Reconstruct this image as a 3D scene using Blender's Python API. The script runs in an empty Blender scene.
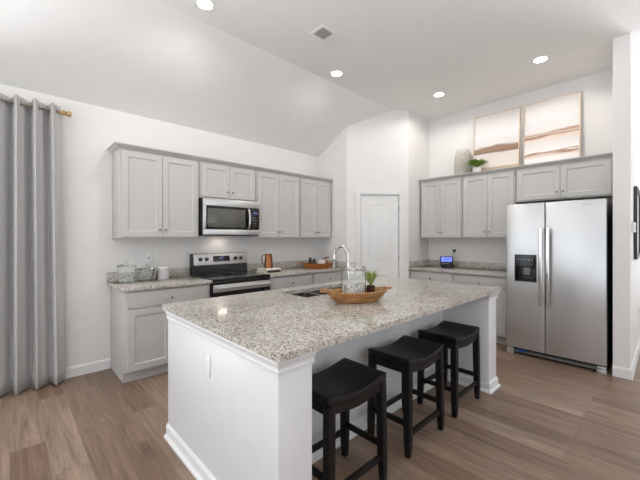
import bpy, bmesh, math, random
from mathutils import Matrix, Vector
random.seed(7)
S = bpy.context.scene
COL = S.collection
PI = math.pi

# ------------------------------------------------------------------ camera
TH = math.radians(46.64)
cd = bpy.data.cameras.new('camera'); cam = bpy.data.objects.new('camera', cd); COL.objects.link(cam)
cd.sensor_fit = 'HORIZONTAL'; cd.sensor_width = 36.0
cd.lens = 328.6 / 640 * 36.0
cd.shift_y = -(240 - 237.87) / 640
cd.clip_start = 0.05; cd.clip_end = 100
cam.location = (0, 0, 1.377)
cam.rotation_euler = (PI / 2, 0, TH - PI / 2)
S.camera = cam

# ------------------------------------------------------------------ world, view, daylight
S.view_settings.view_transform = 'Standard'
S.view_settings.look = 'None'
S.view_settings.gamma = 1.0
S.view_settings.use_curve_mapping = False
S.view_settings.exposure = 0.05
w = bpy.data.worlds.new('sky'); S.world = w; w.use_nodes = True
wb = w.node_tree.nodes['Background']
wb.inputs[0].default_value = (0.80, 0.89, 1.0, 1); wb.inputs[1].default_value = 1.0

def area(name, loc, rot, sx, sy, power, color):
    l = bpy.data.lights.new(name, 'AREA'); l.shape = 'RECTANGLE'; l.size = sx; l.size_y = sy
    l.energy = power; l.color = color
    o = bpy.data.objects.new(name, l); COL.objects.link(o); o.location = loc; o.rotation_euler = rot
    return o
# daylight through the windows behind the camera (west and south walls) and beside the curtain
# added, unseen fill lamps outside the windows, standing in for sunlit ground, throw light up onto the ceiling; the sky comes in through the openings
area('ceiling_fill_west', (-7.3, -1.7, .02), (PI, 0, 0), 6.0, 5.0, 1250, (0.88, 0.94, 1.0))
area('ceiling_fill_south', (1.4, -7.9, .02), (PI, 0, 0), 8.0, 6.0, 350, (0.90, 0.95, 1.0))
area('ceiling_fill_east', (11.3, -2.0, .02), (PI, 0, 0), 6.0, 5.0, 1500, (0.90, 0.95, 1.0))
area('ceiling_fill_north', (-1.6, 7.3, .02), (PI, 0, 0), 4.0, 6.0, 2200, (0.90, 0.95, 1.0))
area('daylight_west', (-4.15, 2.3, 1.4), (0, -PI / 2, 0), 2.5, 3.0, 34, (0.90, 0.95, 1.0))
area('daylight_south', (1.4, -4.65, 1.45), (PI / 2, 0, 0), 5.2, 2.2, 25, (0.92, 0.96, 1.0))
area('daylight_north', (-1.6, 4.12, 1.25), (-PI / 2, 0, 0), 1.5, 2.2, 12, (0.90, 0.95, 1.0))

# ------------------------------------------------------------------ materials
def new_mat(name):
    m = bpy.data.materials.new(name); m.use_nodes = True
    nt = m.node_tree; b = nt.nodes['Principled BSDF']
    return m, nt, b
def lin(c):
    return tuple(((x / 255) / 12.92 if x / 255 <= .04045 else ((x / 255 + .055) / 1.055) ** 2.4) for x in c)
def basic(name, srgb, rough=.5, metal=0, vary=.04, scale=8, bump=0, bscale=200, spec=.5, coat=0):
    m, nt, b = new_mat(name); N = nt.nodes; L = nt.links
    col = lin(srgb)
    tc = N.new('ShaderNodeTexCoord')
    nz = N.new('ShaderNodeTexNoise'); nz.inputs['Scale'].default_value = scale; nz.inputs['Detail'].default_value = 3
    L.new(tc.outputs['Object'], nz.inputs['Vector'])
    rp = N.new('ShaderNodeValToRGB')
    rp.color_ramp.elements[0].position = .3; rp.color_ramp.elements[1].position = .7
    rp.color_ramp.elements[0].color = tuple(c * (1 - vary) for c in col) + (1,)
    rp.color_ramp.elements[1].color = tuple(min(1, c * (1 + vary)) for c in col) + (1,)
    L.new(nz.outputs['Fac'], rp.inputs['Fac']); L.new(rp.outputs['Color'], b.inputs['Base Color'])
    b.inputs['Roughness'].default_value = rough; b.inputs['Metallic'].default_value = metal
    b.inputs['Specular IOR Level'].default_value = spec
    if coat: b.inputs['Coat Weight'].default_value = coat; b.inputs['Coat Roughness'].default_value = .08
    if bump:
        n2 = N.new('ShaderNodeTexNoise'); n2.inputs['Scale'].default_value = bscale
        L.new(tc.outputs['Object'], n2.inputs['Vector'])
        bp = N.new('ShaderNodeBump'); bp.inputs['Strength'].default_value = bump; bp.inputs['Distance'].default_value = .002
        L.new(n2.outputs['Fac'], bp.inputs['Height']); L.new(bp.outputs['Normal'], b.inputs['Normal'])
    return m
def glow(name, color, strength):
    m, nt, b = new_mat(name)
    b.inputs['Base Color'].default_value = (*color, 1)
    b.inputs['Emission Color'].default_value = (*color, 1); b.inputs['Emission Strength'].default_value = strength
    return m

M = {}
M['wall'] = basic('wall_paint', (232, 229, 226), .75, vary=.01, bump=.05, bscale=300, spec=.3)
M['ceil'] = basic('ceiling_paint', (240, 238, 235), .85, vary=.01, spec=.2)
M['trim'] = basic('white_trim_paint', (232, 231, 229), .4, vary=.01)
M['cab'] = basic('light_grey_cabinet_paint', (198, 195, 191), .45, vary=.012)
M['cabdark'] = basic('grey_toe_kick', (150, 148, 145), .6, vary=.02)
M['island'] = basic('white_island_paint', (226, 225, 225), .45, vary=.01)
M['nickel'] = basic('dark_nickel', (140, 134, 128), .3, 1, vary=.05)
M['chrome'] = basic('brushed_chrome', (205, 200, 195), .18, 1, vary=.03)
M['black'] = basic('black_plastic', (22, 22, 23), .35, vary=.1)
M['blackglass'] = basic('black_glass', (14, 14, 15), .07, vary=.05)
M['darkside'] = basic('dark_grey_appliance_side', (52, 51, 50), .5, vary=.05)
M['espresso'] = basic('black_stained_wood', (14, 12, 11), .5, vary=.35, scale=14, spec=.35, bump=.08, bscale=60)
M['sinksteel'] = basic('sink_steel', (150, 148, 145), .25, .95, vary=.06)
M['white'] = basic('white_plastic', (238, 237, 234), .4, vary=.01)
M['greyfab'] = basic('light_grey_speaker_fabric', (190, 186, 186), .8, vary=.08, scale=220)
M['brass'] = basic('antique_brass', (214, 178, 128), .28, 1, vary=.1)
M['copper'] = basic('copper', (150, 98, 66), .28, 1, vary=.25, scale=20)
M['rod'] = basic('aged_brass_rod', (150, 144, 130), .3, 1, vary=.1)
M['slot'] = basic('dark_slot', (40, 39, 38), .6)
M['paper'] = basic('book_paper', (232, 226, 214), .7, vary=.03, scale=300)
M['cover'] = basic('cream_book_cover', (226, 222, 212), .6)
M['olive'] = basic('olive_book_spine', (46, 42, 33), .6)
M['leaf'] = basic('green_leaf', (112, 142, 52), .5, vary=.35, scale=30)
M['leaf2'] = basic('bright_green_leaf', (152, 168, 92), .5, vary=.3, scale=30)
M['brownpot'] = basic('dark_brown_pot', (78, 44, 30), .6, vary=.2, scale=30)
M['whitepot'] = basic('white_ceramic_pot', (232, 228, 222), .4)
M['soil'] = basic('soil', (52, 40, 32), .9, vary=.3, scale=80)
M['frame'] = basic('light_oak_frame', (222, 200, 174), .5, vary=.12, scale=20)
M['darkframe'] = basic('dark_frame', (58, 54, 52), .5)
M['blue'] = basic('blue_label', (30, 72, 140), .5)
M['markgrey'] = basic('badge_grey', (120, 120, 122), .4)
M['knobsilver'] = basic('knob_silver', (120, 118, 116), .3, 1)
M['screen'] = glow('lit_blue_screen', (0.16, 0.22, 0.95), 1.0)
M['screen2'] = glow('blue_digits', (0.12, 0.12, 0.34), .22)
M['lamp'] = glow('lamp_glow', (1.0, 0.95, 0.88), 18)
M['screendim'] = glow('blue_screen_text', (0.08, 0.10, 0.45), .5)
M['white_text'] = basic('control_legend', (170, 172, 180), .5)

# glass that lets light through
def glass(name, tint, rough=0.02, ior=1.45):
    m, nt, b = new_mat(name)
    b.inputs['Base Color'].default_value = (*tint, 1); b.inputs['Transmission Weight'].default_value = 1
    b.inputs['Roughness'].default_value = rough; b.inputs['IOR'].default_value = ior
    return m
M['glass'] = glass('clear_glass', (.98, 1, .99), ior=1.38)
M['vaseglass'] = glass('ribbed_pale_glass', (.92, .90, .85), .05, 1.3)
M['vaseglass'].node_tree.nodes['Principled BSDF'].inputs['Transmission Weight'].default_value = .84

def steel():
    m, nt, b = new_mat('brushed_stainless'); N = nt.nodes; L = nt.links
    tc = N.new('ShaderNodeTexCoord'); mp = N.new('ShaderNodeMapping'); mp.inputs['Scale'].default_value = (2, 2, 400)
    nz = N.new('ShaderNodeTexNoise'); nz.inputs['Scale'].default_value = 3; nz.inputs['Detail'].default_value = 4
    L.new(tc.outputs['Object'], mp.inputs['Vector']); L.new(mp.outputs['Vector'], nz.inputs['Vector'])
    rp = N.new('ShaderNodeMapRange'); rp.inputs['To Min'].default_value = .26; rp.inputs['To Max'].default_value = .34
    L.new(nz.outputs['Fac'], rp.inputs['Value']); L.new(rp.outputs['Result'], b.inputs['Roughness'])
    b.inputs['Base Color'].default_value = (*lin((206, 206, 206)), 1); b.inputs['Metallic'].default_value = .75
    bp = N.new('ShaderNodeBump'); bp.inputs['Strength'].default_value = .015; bp.inputs['Distance'].default_value = .001
    L.new(nz.outputs['Fac'], bp.inputs['Height']); L.new(bp.outputs['Normal'], b.inputs['Normal'])
    return m
M['steel'] = steel()
M['satin'] = basic('satin_steel', (205, 201, 199), .38, .7, vary=.02)

def granite():
    m, nt, b = new_mat('speckled_granite'); N = nt.nodes; L = nt.links
    tc = N.new('ShaderNodeTexCoord')
    def vor(scale, stops):
        v = N.new('ShaderNodeTexVoronoi'); v.inputs['Scale'].default_value = scale
        L.new(tc.outputs['Object'], v.inputs['Vector'])
        sp = N.new('ShaderNodeSeparateColor'); L.new(v.outputs['Color'], sp.inputs['Color'])
        r = N.new('ShaderNodeValToRGB'); r.color_ramp.interpolation = 'CONSTANT'
        els = r.color_ramp.elements
        while len(els) < len(stops): els.new(.5)
        for e, (p, c) in zip(els, stops): e.position = p; e.color = (*lin(c), 1)
        L.new(sp.outputs['Red'], r.inputs['Fac'])
        return r.outputs['Color']
    a = vor(125, [(0, (44, 42, 40)), (.16, (140, 132, 122)), (.28, (198, 190, 178)), (.60, (216, 210, 200)), (.84, (240, 237, 231))])
    c = vor(270, [(0, (36, 34, 33)), (.13, (154, 146, 136)), (.33, (206, 199, 189)), (.72, (236, 232, 225))])
    mx = N.new('ShaderNodeMix'); mx.data_type = 'RGBA'; mx.inputs['Factor'].default_value = .42
    L.new(a, mx.inputs['A']); L.new(c, mx.inputs['B'])
    nz = N.new('ShaderNodeTexNoise'); nz.inputs['Scale'].default_value = 7; nz.inputs['Detail'].default_value = 5
    L.new(tc.outputs['Object'], nz.inputs['Vector'])
    r2 = N.new('ShaderNodeValToRGB'); r2.color_ramp.elements[0].position = .35; r2.color_ramp.elements[1].position = .7
    r2.color_ramp.elements[0].color = (.86, .84, .82, 1); r2.color_ramp.elements[1].color = (1, 1, 1, 1)
    L.new(nz.outputs['Fac'], r2.inputs['Fac'])
    mu = N.new('ShaderNodeMix'); mu.data_type = 'RGBA'; mu.blend_type = 'MULTIPLY'; mu.inputs['Factor'].default_value = 1
    L.new(mx.outputs['Result'], mu.inputs['A']); L.new(r2.outputs['Color'], mu.inputs['B'])
    L.new(mu.outputs['Result'], b.inputs['Base Color'])
    b.inputs['Roughness'].default_value = .10
    return m
M['granite'] = granite()

def planks():
    m, nt, b = new_mat('grey_brown_vinyl_planks'); N = nt.nodes; L = nt.links
    tc = N.new('ShaderNodeTexCoord')
    mp = N.new('ShaderNodeMapping'); mp.inputs['Rotation'].default_value = (0, 0, PI / 2)
    L.new(tc.outputs['Object'], mp.inputs['Vector'])
    br = N.new('ShaderNodeTexBrick')
    br.offset = .37; br.offset_frequency = 2; br.squash = 1
    br.inputs['Scale'].default_value = 1
    br.inputs['Brick Width'].default_value = 1.22; br.inputs['Row Height'].default_value = .178
    br.inputs['Mortar Size'].default_value = .0016; br.inputs['Mortar Smooth'].default_value = .3
    br.inputs['Color1'].default_value = (0, 0, 0, 1); br.inputs['Color2'].default_value = (1, 1, 1, 1)
    br.inputs['Mortar'].default_value = (.5, .5, .5, 1)
    L.new(mp.outputs['Vector'], br.inputs['Vector'])
    r = N.new('ShaderNodeValToRGB')
    els = r.color_ramp.elements; els.new(.5)
    for e, (p, c) in zip(els, [(0, (132, 107, 90)), (.5, (148, 123, 105)), (1, (164, 141, 123))]):
        e.position = p; e.color = (*lin(c), 1)
    L.new(br.outputs['Color'], r.inputs['Fac'])
    # grain, stretched along the plank and shifted from plank to plank
    mg = N.new('ShaderNodeMapping'); mg.inputs['Scale'].default_value = (11, 1.0, 1)
    ad = N.new('ShaderNodeVectorMath'); ad.operation = 'ADD'
    sc = N.new('ShaderNodeVectorMath'); sc.operation = 'SCALE'; sc.inputs['Scale'].default_value = 9
    L.new(br.outputs['Color'], sc.inputs[0]); L.new(tc.outputs['Object'], ad.inputs[0]); L.new(sc.outputs[0], ad.inputs[1])
    L.new(ad.outputs[0], mg.inputs['Vector'])
    n1 = N.new('ShaderNodeTexNoise'); n1.inputs['Scale'].default_value = 1.6; n1.inputs['Detail'].default_value = 8
    n1.inputs['Roughness'].default_value = .65; n1.inputs['Distortion'].default_value = .8
    L.new(mg.outputs['Vector'], n1.inputs['Vector'])
    g = N.new('ShaderNodeValToRGB'); g.color_ramp.elements[0].position = .33; g.color_ramp.elements[1].position = .67
    g.color_ramp.elements[0].color = (.34, .32, .30, 1); g.color_ramp.elements[1].color = (1.25, 1.25, 1.25, 1)
    m2 = N.new('ShaderNodeMapping'); m2.inputs['Scale'].default_value = (70, 2.2, 1)
    L.new(ad.outputs[0], m2.inputs['Vector'])
    n2 = N.new('ShaderNodeTexNoise'); n2.inputs['Scale'].default_value = 1.3; n2.inputs['Detail'].default_value = 5; n2.inputs['Roughness'].default_value = .7
    L.new(m2.outputs['Vector'], n2.inputs['Vector'])
    mn = N.new('ShaderNodeMix'); mn.inputs['Factor'].default_value = .38
    L.new(n1.outputs['Fac'], mn.inputs[2]); L.new(n2.outputs['Fac'], mn.inputs[3])
    L.new(mn.outputs[0], g.inputs['Fac'])
    mu = N.new('ShaderNodeMix'); mu.data_type = 'RGBA'; mu.blend_type = 'MULTIPLY'; mu.inputs['Factor'].default_value = .85
    L.new(r.outputs['Color'], mu.inputs['A']); L.new(g.outputs['Color'], mu.inputs['B'])
    mo = N.new('ShaderNodeMix'); mo.data_type = 'RGBA'; L.new(br.outputs['Fac'], mo.inputs['Factor'])
    L.new(mu.outputs['Result'], mo.inputs['A']); mo.inputs['B'].default_value = (*lin((136, 118, 102)), 1)
    L.new(mo.outputs['Result'], b.inputs['Base Color'])
    b.inputs['Roughness'].default_value = .36
    bp = N.new('ShaderNodeBump'); bp.inputs['Strength'].default_value = .15; bp.inputs['Distance'].default_value = .002
    L.new(n1.outputs['Fac'], bp.inputs['Height']); L.new(bp.outputs['Normal'], b.inputs['Normal'])
    return m
M['floor'] = planks()

def wood(name, c1, c2, rough=.5, scale=(3, 3, 14)):
    m, nt, b = new_mat(name); N = nt.nodes; L = nt.links
    tc = N.new('ShaderNodeTexCoord'); mp = N.new('ShaderNodeMapping'); mp.inputs['Scale'].default_value = scale
    L.new(tc.outputs['Object'], mp.inputs['Vector'])
    nz = N.new('ShaderNodeTexNoise'); nz.inputs['Scale'].default_value = 5; nz.inputs['Detail'].default_value = 6; nz.inputs['Distortion'].default_value = 1
    L.new(mp.outputs['Vector'], nz.inputs['Vector'])
    r = N.new('ShaderNodeValToRGB'); r.color_ramp.elements[0].position = .3; r.color_ramp.elements[1].position = .7
    r.color_ramp.elements[0].color = (*lin(c1), 1); r.color_ramp.elements[1].color = (*lin(c2), 1)
    L.new(nz.outputs['Fac'], r.inputs['Fac']); L.new(r.outputs['Color'], b.inputs['Base Color'])
    b.inputs['Roughness'].default_value = rough
    return m
M['bowlwood'] = wood('carved_tan_wood', (128, 84, 42), (196, 146, 92))
M['traywood'] = wood('warm_brown_wood', (128, 70, 22), (176, 108, 44))

def fabric():
    m, nt, b = new_mat('grey_curtain_linen'); N = nt.nodes; L = nt.links
    tc = N.new('ShaderNodeTexCoord'); mp = N.new('ShaderNodeMapping'); mp.inputs['Scale'].default_value = (300, 300, 60)
    nz = N.new('ShaderNodeTexNoise'); nz.inputs['Scale'].default_value = 2; nz.inputs['Detail'].default_value = 3
    L.new(tc.outputs['Object'], mp.inputs['Vector']); L.new(mp.outputs['Vector'], nz.inputs['Vector'])
    r = N.new('ShaderNodeValToRGB'); r.color_ramp.elements[0].color = (*lin((172, 170, 169)), 1); r.color_ramp.elements[1].color = (*lin((204, 202, 201)), 1)
    L.new(nz.outputs['Fac'], r.inputs['Fac']); L.new(r.outputs['Color'], b.inputs['Base Color'])
    b.inputs['Roughness'].default_value = .8; b.inputs['Sheen Weight'].default_value = .2
    return m
M['curtain'] = fabric()

def pebbles():
    m, nt, b = new_mat('white_and_brown_beans'); N = nt.nodes; L = nt.links
    tc = N.new('ShaderNodeTexCoord'); v = N.new('ShaderNodeTexVoronoi'); v.inputs['Scale'].default_value = 130
    L.new(tc.outputs['Object'], v.inputs['Vector'])
    sp = N.new('ShaderNodeSeparateColor'); L.new(v.outputs['Color'], sp.inputs['Color'])
    r = N.new('ShaderNodeValToRGB'); r.color_ramp.interpolation = 'CONSTANT'
    els = r.color_ramp.elements; els.new(.5); els.new(.6)
    for e, (p, c) in zip(els, [(0, (140, 118, 100)), (.10, (226, 220, 212)), (.4, (244, 241, 237)), (.8, (252, 251, 249))]):
        e.position = p; e.color = (*lin(c), 1)
    L.new(sp.outputs['Red'], r.inputs['Fac']); L.new(r.outputs['Color'], b.inputs['Base Color'])
    bp = N.new('ShaderNodeBump'); bp.inputs['Strength'].default_value = .6; bp.inputs['Distance'].default_value = .004; bp.invert = True
    L.new(v.outputs['Distance'], bp.inputs['Height']); L.new(bp.outputs['Normal'], b.inputs['Normal'])
    return m
M['beans'] = pebbles()

def painting(name, stops, tilt, seed):
    # abstract bands of paint; runs over the canvas in object space (z up, y across)
    m, nt, b = new_mat(name); N = nt.nodes; L = nt.links
    tc = N.new('ShaderNodeTexCoord')
    mp = N.new('ShaderNodeMapping'); mp.inputs['Scale'].default_value = (1.5, 1.5, 12); mp.inputs['Location'].default_value = (seed, seed, seed)
    L.new(tc.outputs['Object'], mp.inputs['Vector'])
    nz = N.new('ShaderNodeTexNoise'); nz.inputs['Scale'].default_value = 2; nz.inputs['Detail'].default_value = 6
    L.new(mp.outputs['Vector'], nz.inputs['Vector'])
    sx = N.new('ShaderNodeSeparateXYZ'); L.new(tc.outputs['Object'], sx.inputs['Vector'])
    t = N.new('ShaderNodeMath'); t.operation = 'MULTIPLY_ADD'; t.inputs[1].default_value = tilt
    L.new(sx.outputs['Y'], t.inputs[0]); L.new(sx.outputs['Z'], t.inputs[2])
    a = N.new('ShaderNodeMath'); a.operation = 'MULTIPLY_ADD'; a.inputs[1].default_value = .09
    L.new(nz.outputs['Fac'], a.inputs[0]); L.new(t.outputs[0], a.inputs[2])
    d = N.new('ShaderNodeMath'); d.operation = 'DIVIDE'; d.inputs[1].default_value = .9; L.new(a.outputs[0], d.inputs[0])
    r = N.new('ShaderNodeValToRGB'); els = r.color_ramp.elements
    while len(els) < len(stops): els.new(.5)
    for e, (p, c) in zip(els, stops): e.position = p; e.color = (*lin(c), 1)
    L.new(d.outputs[0], r.inputs['Fac']); L.new(r.outputs['Color'], b.inputs['Base Color'])
    b.inputs['Roughness'].default_value = .6
    return m
cw = (244, 240, 237)
M['paint1'] = painting('abstract_paint_bands', [(0, (214, 190, 150)), (.09, (232, 222, 206)), (.155, (196, 164, 126)), (.20, (232, 224, 214)), (.34, (226, 216, 208)), (.40, (223, 215, 211)), (.425, (138, 108, 88)), (.47, (160, 128, 104)), (.505, (148, 120, 102)), (.53, (224, 218, 214)), (.72, (228, 224, 222)), (.78, (226, 221, 218)), (1, (222, 214, 210))], .0, 1.3)
M['paint2'] = painting('abstract_paint_streaks', [(0, (242, 236, 231)), (.20, (244, 238, 234)), (.255, (226, 206, 190)), (.275, (158, 116, 88)), (.30, (244, 238, 233)), (.44, (224, 217, 213)), (.50, (228, 206, 190)), (.525, (140, 100, 76)), (.55, (214, 190, 172)), (.575, (176, 142, 120)), (.60, (224, 217, 213)), (.76, (222, 218, 216)), (.80, (226, 221, 218)), (1, (222, 214, 210))], .0, 4.1)

# ------------------------------------------------------------------ mesh helpers
I4 = Matrix.Identity(4)
def frame(o, right, up, out):
    return Matrix(((right[0], up[0], out[0], o[0]), (right[1], up[1], out[1], o[1]), (right[2], up[2], out[2], o[2]), (0, 0, 0, 1)))
def F_south(x, y, z=0): return frame((x, y, z), (1, 0, 0), (0, 0, 1), (0, -1, 0))     # face that looks to -Y
def F_west(y, x, z=0): return frame((x, y, z), (0, -1, 0), (0, 0, 1), (-1, 0, 0))     # face that looks to -X
def F_north(x, y, z=0): return frame((x, y, z), (-1, 0, 0), (0, 0, 1), (0, 1, 0))
ORG = {}
def BM(): return bmesh.new()
def bx(bm, x0, x1, y0, y1, z0, z1, bev=0, mx=I4, seg=2):
    if x1 < x0: x0, x1 = x1, x0
    if y1 < y0: y0, y1 = y1, y0
    if z1 < z0: z0, z1 = z1, z0
    t = bmesh.new()
    bmesh.ops.create_cube(t, size=1)
    for v in t.verts:
        v.co = Vector(((x0 + x1) / 2 + v.co.x * (x1 - x0), (y0 + y1) / 2 + v.co.y * (y1 - y0), (z0 + z1) / 2 + v.co.z * (z1 - z0)))
    if bev: bmesh.ops.bevel(t, geom=list(t.edges), offset=bev, segments=seg, profile=.5, affect='EDGES')
    merge(bm, t, mx)
def merge(bm, t, mx=I4):
    t.verts.ensure_lookup_table()
    mp = {}
    for v in t.verts: mp[v] = bm.verts.new(mx @ v.co)
    for f in t.faces:
        try: bm.faces.new([mp[v] for v in f.verts])
        except ValueError: pass
    t.free()
def lathe(bm, prof, n=32, mx=I4, closed=False):
    """profile [(r,z)...] turned about z"""
    rings = []
    for r, z in prof:
        if r < 1e-6: rings.append([bm.verts.new(mx @ Vector((0, 0, z)))])
        else: rings.append([bm.verts.new(mx @ Vector((r * math.cos(2 * PI * i / n), r * math.sin(2 * PI * i / n), z))) for i in range(n)])
    pr = list(zip(rings, rings[1:])) + ([(rings[-1], rings[0])] if closed else [])
    for a, b in pr:
        for i in range(n):
            j = (i + 1) % n
            if len(a) == 1 and len(b) == 1: continue
            if len(a) == 1: bm.faces.new((a[0], b[j], b[i]))
            elif len(b) == 1: bm.faces.new((a[i], a[j], b[0]))
            else: bm.faces.new((a[i], a[j], b[j], b[i]))
def tube(bm, pts, rad, n=12, cap=True):
    pts = [Vector(p) for p in pts]
    rads = rad if isinstance(rad, (list, tuple)) else [rad] * len(pts)
    rings = []; up = None
    for i, p in enumerate(pts):
        d = (pts[min(i + 1, len(pts) - 1)] - pts[max(i - 1, 0)]).normalized()
        if up is None:
            up = d.orthogonal().normalized()
        up = (up - d * up.dot(d)).normalized(); q = d.cross(up)
        rings.append([bm.verts.new(p + rads[i] * (math.cos(2 * PI * k / n) * up + math.sin(2 * PI * k / n) * q)) for k in range(n)])
    for a, b in zip(rings, rings[1:]):
        for k in range(n): bm.faces.new((a[k], a[(k + 1) % n], b[(k + 1) % n], b[k]))
    if cap: bm.faces.new(rings[0][::-1]); bm.faces.new(rings[-1])
def prism(bm, poly, h0, h1, mx=I4):
    """poly in local (a,b), extruded along local c from h0 to h1"""
    lo = [bm.verts.new(mx @ Vector((a, b, h0))) for a, b in poly]
    hi = [bm.verts.new(mx @ Vector((a, b, h1))) for a, b in poly]
    n = len(poly)
    bm.faces.new(lo[::-1]); bm.faces.new(hi)
    for i in range(n): bm.faces.new((lo[i], lo[(i + 1) % n], hi[(i + 1) % n], hi[i]))
def sweep(bm, path, prof, closed=False):
    """moulding: profile [(out,z)] swept along a horizontal path [(x,y)], out = to the right of travel, mitred"""
    n = len(path); rings = []
    for i in range(n):
        p = Vector(path[i])
        d0 = (p - Vector(path[i - 1])).normalized() if i > 0 else None
        d1 = (Vector(path[i + 1]) - p).normalized() if i < n - 1 else None
        if d0 is None: d0 = d1
        if d1 is None: d1 = d0
        n0 = Vector((d0.y, -d0.x)); n1 = Vector((d1.y, -d1.x)); m = (n0 + n1).normalized(); k = 1 / max(.2, m.dot(n0))
        rings.append([bm.verts.new((p.x + m.x * k * o, p.y + m.y * k * o, z)) for o, z in prof])
    q = len(prof)
    for a, b in zip(rings, rings[1:]):
        for i in range(q): bm.faces.new((a[i], a[(i + 1) % q], b[(i + 1) % q], b[i]))
    bm.faces.new(rings[0][::-1]); bm.faces.new(rings[-1])
def shaker(bm, w, h, mx, a0=0, b0=0, t=.02, rail=.058, rec=.009, c0=0):
    """recessed panel door, local a across, b up, c outwards"""
    e = .0025
    def ring(i, c): return [bm.verts.new(mx @ Vector((a0 + x, b0 + y, c0 + c))) for x, y in ((i, i), (w - i, i), (w - i, h - i), (i, h - i))]
    R = [ring(0, 0), ring(0, t - e), ring(e, t), ring(rail, t), ring(rail + .004, t - rec * .4), ring(rail + .010, t - rec)]
    for a, b in zip(R, R[1:]):
        for i in range(4): bm.faces.new((a[i], a[(i + 1) % 4], b[(i + 1) % 4], b[i]))
    bm.faces.new(R[-1]); bm.faces.new(R[0][::-1])
def knob_bm(bm, mx, a, b, c, r=.0125):
    k = mx @ Matrix.Translation((a, b, c))
    lathe(bm, [(0, 0), (r * .55, 0), (r * .45, r * .5), (r * .45, r * .9), (r, r * 1.15), (r, r * 1.5), (r * .75, r * 1.8), (0, r * 1.9)], 16, k)

def obj(name, bm, mat, parent=None, loc=None, smooth=True):
    bmesh.ops.remove_doubles(bm, verts=bm.verts, dist=1e-6)
    bmesh.ops.recalc_face_normals(bm, faces=bm.faces)
    if parent is not None: off = ORG[parent.name]
    else: off = Vector(loc) if loc else Vector((0, 0, 0))
    for v in bm.verts: v.co -= off
    me = bpy.data.meshes.new(name); bm.to_mesh(me); bm.free()
    if smooth:
        me.shade_smooth(); me.set_sharp_from_angle(angle=math.radians(32))
    me.materials.append(mat)
    o = bpy.data.objects.new(name, me); COL.objects.link(o)
    if parent is not None: o.parent = parent
    else: o.location = off
    ORG[o.name] = off
    return o
def thing(name, label, cat, loc=(0, 0, 0), group=None):
    o = bpy.data.objects.new(name, None); COL.objects.link(o); o.empty_display_size = .1
    o.location = loc; ORG[o.name] = Vector(loc)
    return tag(o, label, cat, group)
def tag(o, label, cat, group=None):
    o['label'] = label; o['category'] = cat
    if group: o['group'] = group
    return o
def struct(name, bm, mat, parent=None, smooth=False):
    o = obj(name, bm, mat, parent, smooth=smooth)
    if parent is None: o['kind'] = 'structure'
    return o

# ------------------------------------------------------------------ the room
Y0, X1 = 4.058, 5.161           # range wall, fridge wall
ZW, ZC, YC = 2.742, 3.37, 2.95  # low edge of the vault, flat ceiling, crease
XW, XE, YS = -4.0, 8.0, -4.5
def zceil(y): return min(ZC, ZW + (ZC - ZW) * (Y0 - y) / (Y0 - YC))
PA, PB = Vector((3.80, 3.42)), Vector((4.521, 2.778))       # the angled pantry wall
PL = (PB - PA).length; PD = (PB - PA) / PL

b = BM(); bx(b, XW - .2, XE + .2, YS - .2, Y0 + .2, -.12, 0); struct('floor', b, M['floor'])
b = BM(); prism(b, [(YS - .15, ZC), (YC, ZC), (Y0 + .15, ZW - .085), (Y0 + .15, ZW + .1), (YC, ZC + .15), (YS - .15, ZC + .15)], XW - .15, XE + .15,
                frame((0, 0, 0), (0, 1, 0), (0, 0, 1), (1, 0, 0)))
struct('ceiling', b, M['ceil'])
# range wall, with the window opening beyond the curtain
def wall_with_holes(bm, mx, length, height, holes, thick):
    """wall face on local c=0, body behind it; holes (a0,a1,b0,b1)"""
    xs = sorted(set([0, length] + [h for q in holes for h in q[:2]]))
    for a0, a1 in zip(xs, xs[1:]):
        cuts = [(q[2], q[3]) for q in holes if q[0] <= a0 + 1e-6 and q[1] >= a1 - 1e-6]
        z = 0
        for c0, c1 in sorted(cuts):
            if c0 > z: bx(bm, a0, a1, z, c0, -thick, 0, mx=mx)
            z = c1
        if z < height: bx(bm, a0, a1, z, height, -thick, 0, mx=mx)
b = BM(); wall_with_holes(b, F_south(XW, Y0), 3.80 - XW, ZW, [(1.65, 3.15, .12, 2.35)], .14); struct('wall_north', b, M['wall'])
b = BM(); wall_with_holes(b, frame((XW, YS, 0), (0, 1, 0), (0, 0, 1), (1, 0, 0)), Y0 - YS, ZC, [(.8, 4.9, .2, 2.75), (5.4, 8.3, .2, 2.7)], .14); struct('wall_west', b, M['wall'])
b = BM(); wall_with_holes(b, F_north(XE, YS), XE - XW, ZC, [(4.1, 9.1, .35, 2.75)], .14); struct('wall_south', b, M['wall'])
b = BM(); wall_with_holes(b, F_west(.25, XE), .25 - YS, ZC, [(.5, 4.2, .2, 2.7)], .14); struct('wall_hall_end', b, M['wall'])
b = BM(); bx(b, X1, X1 + .12, .38, 2.778, 0, ZC); struct('wall_east', b, M['wall'])
b = BM(); bx(b, 4.387, XE, .25, .38, 0, ZC, .004); struct('wall_hall', b, M['wall'])
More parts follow.
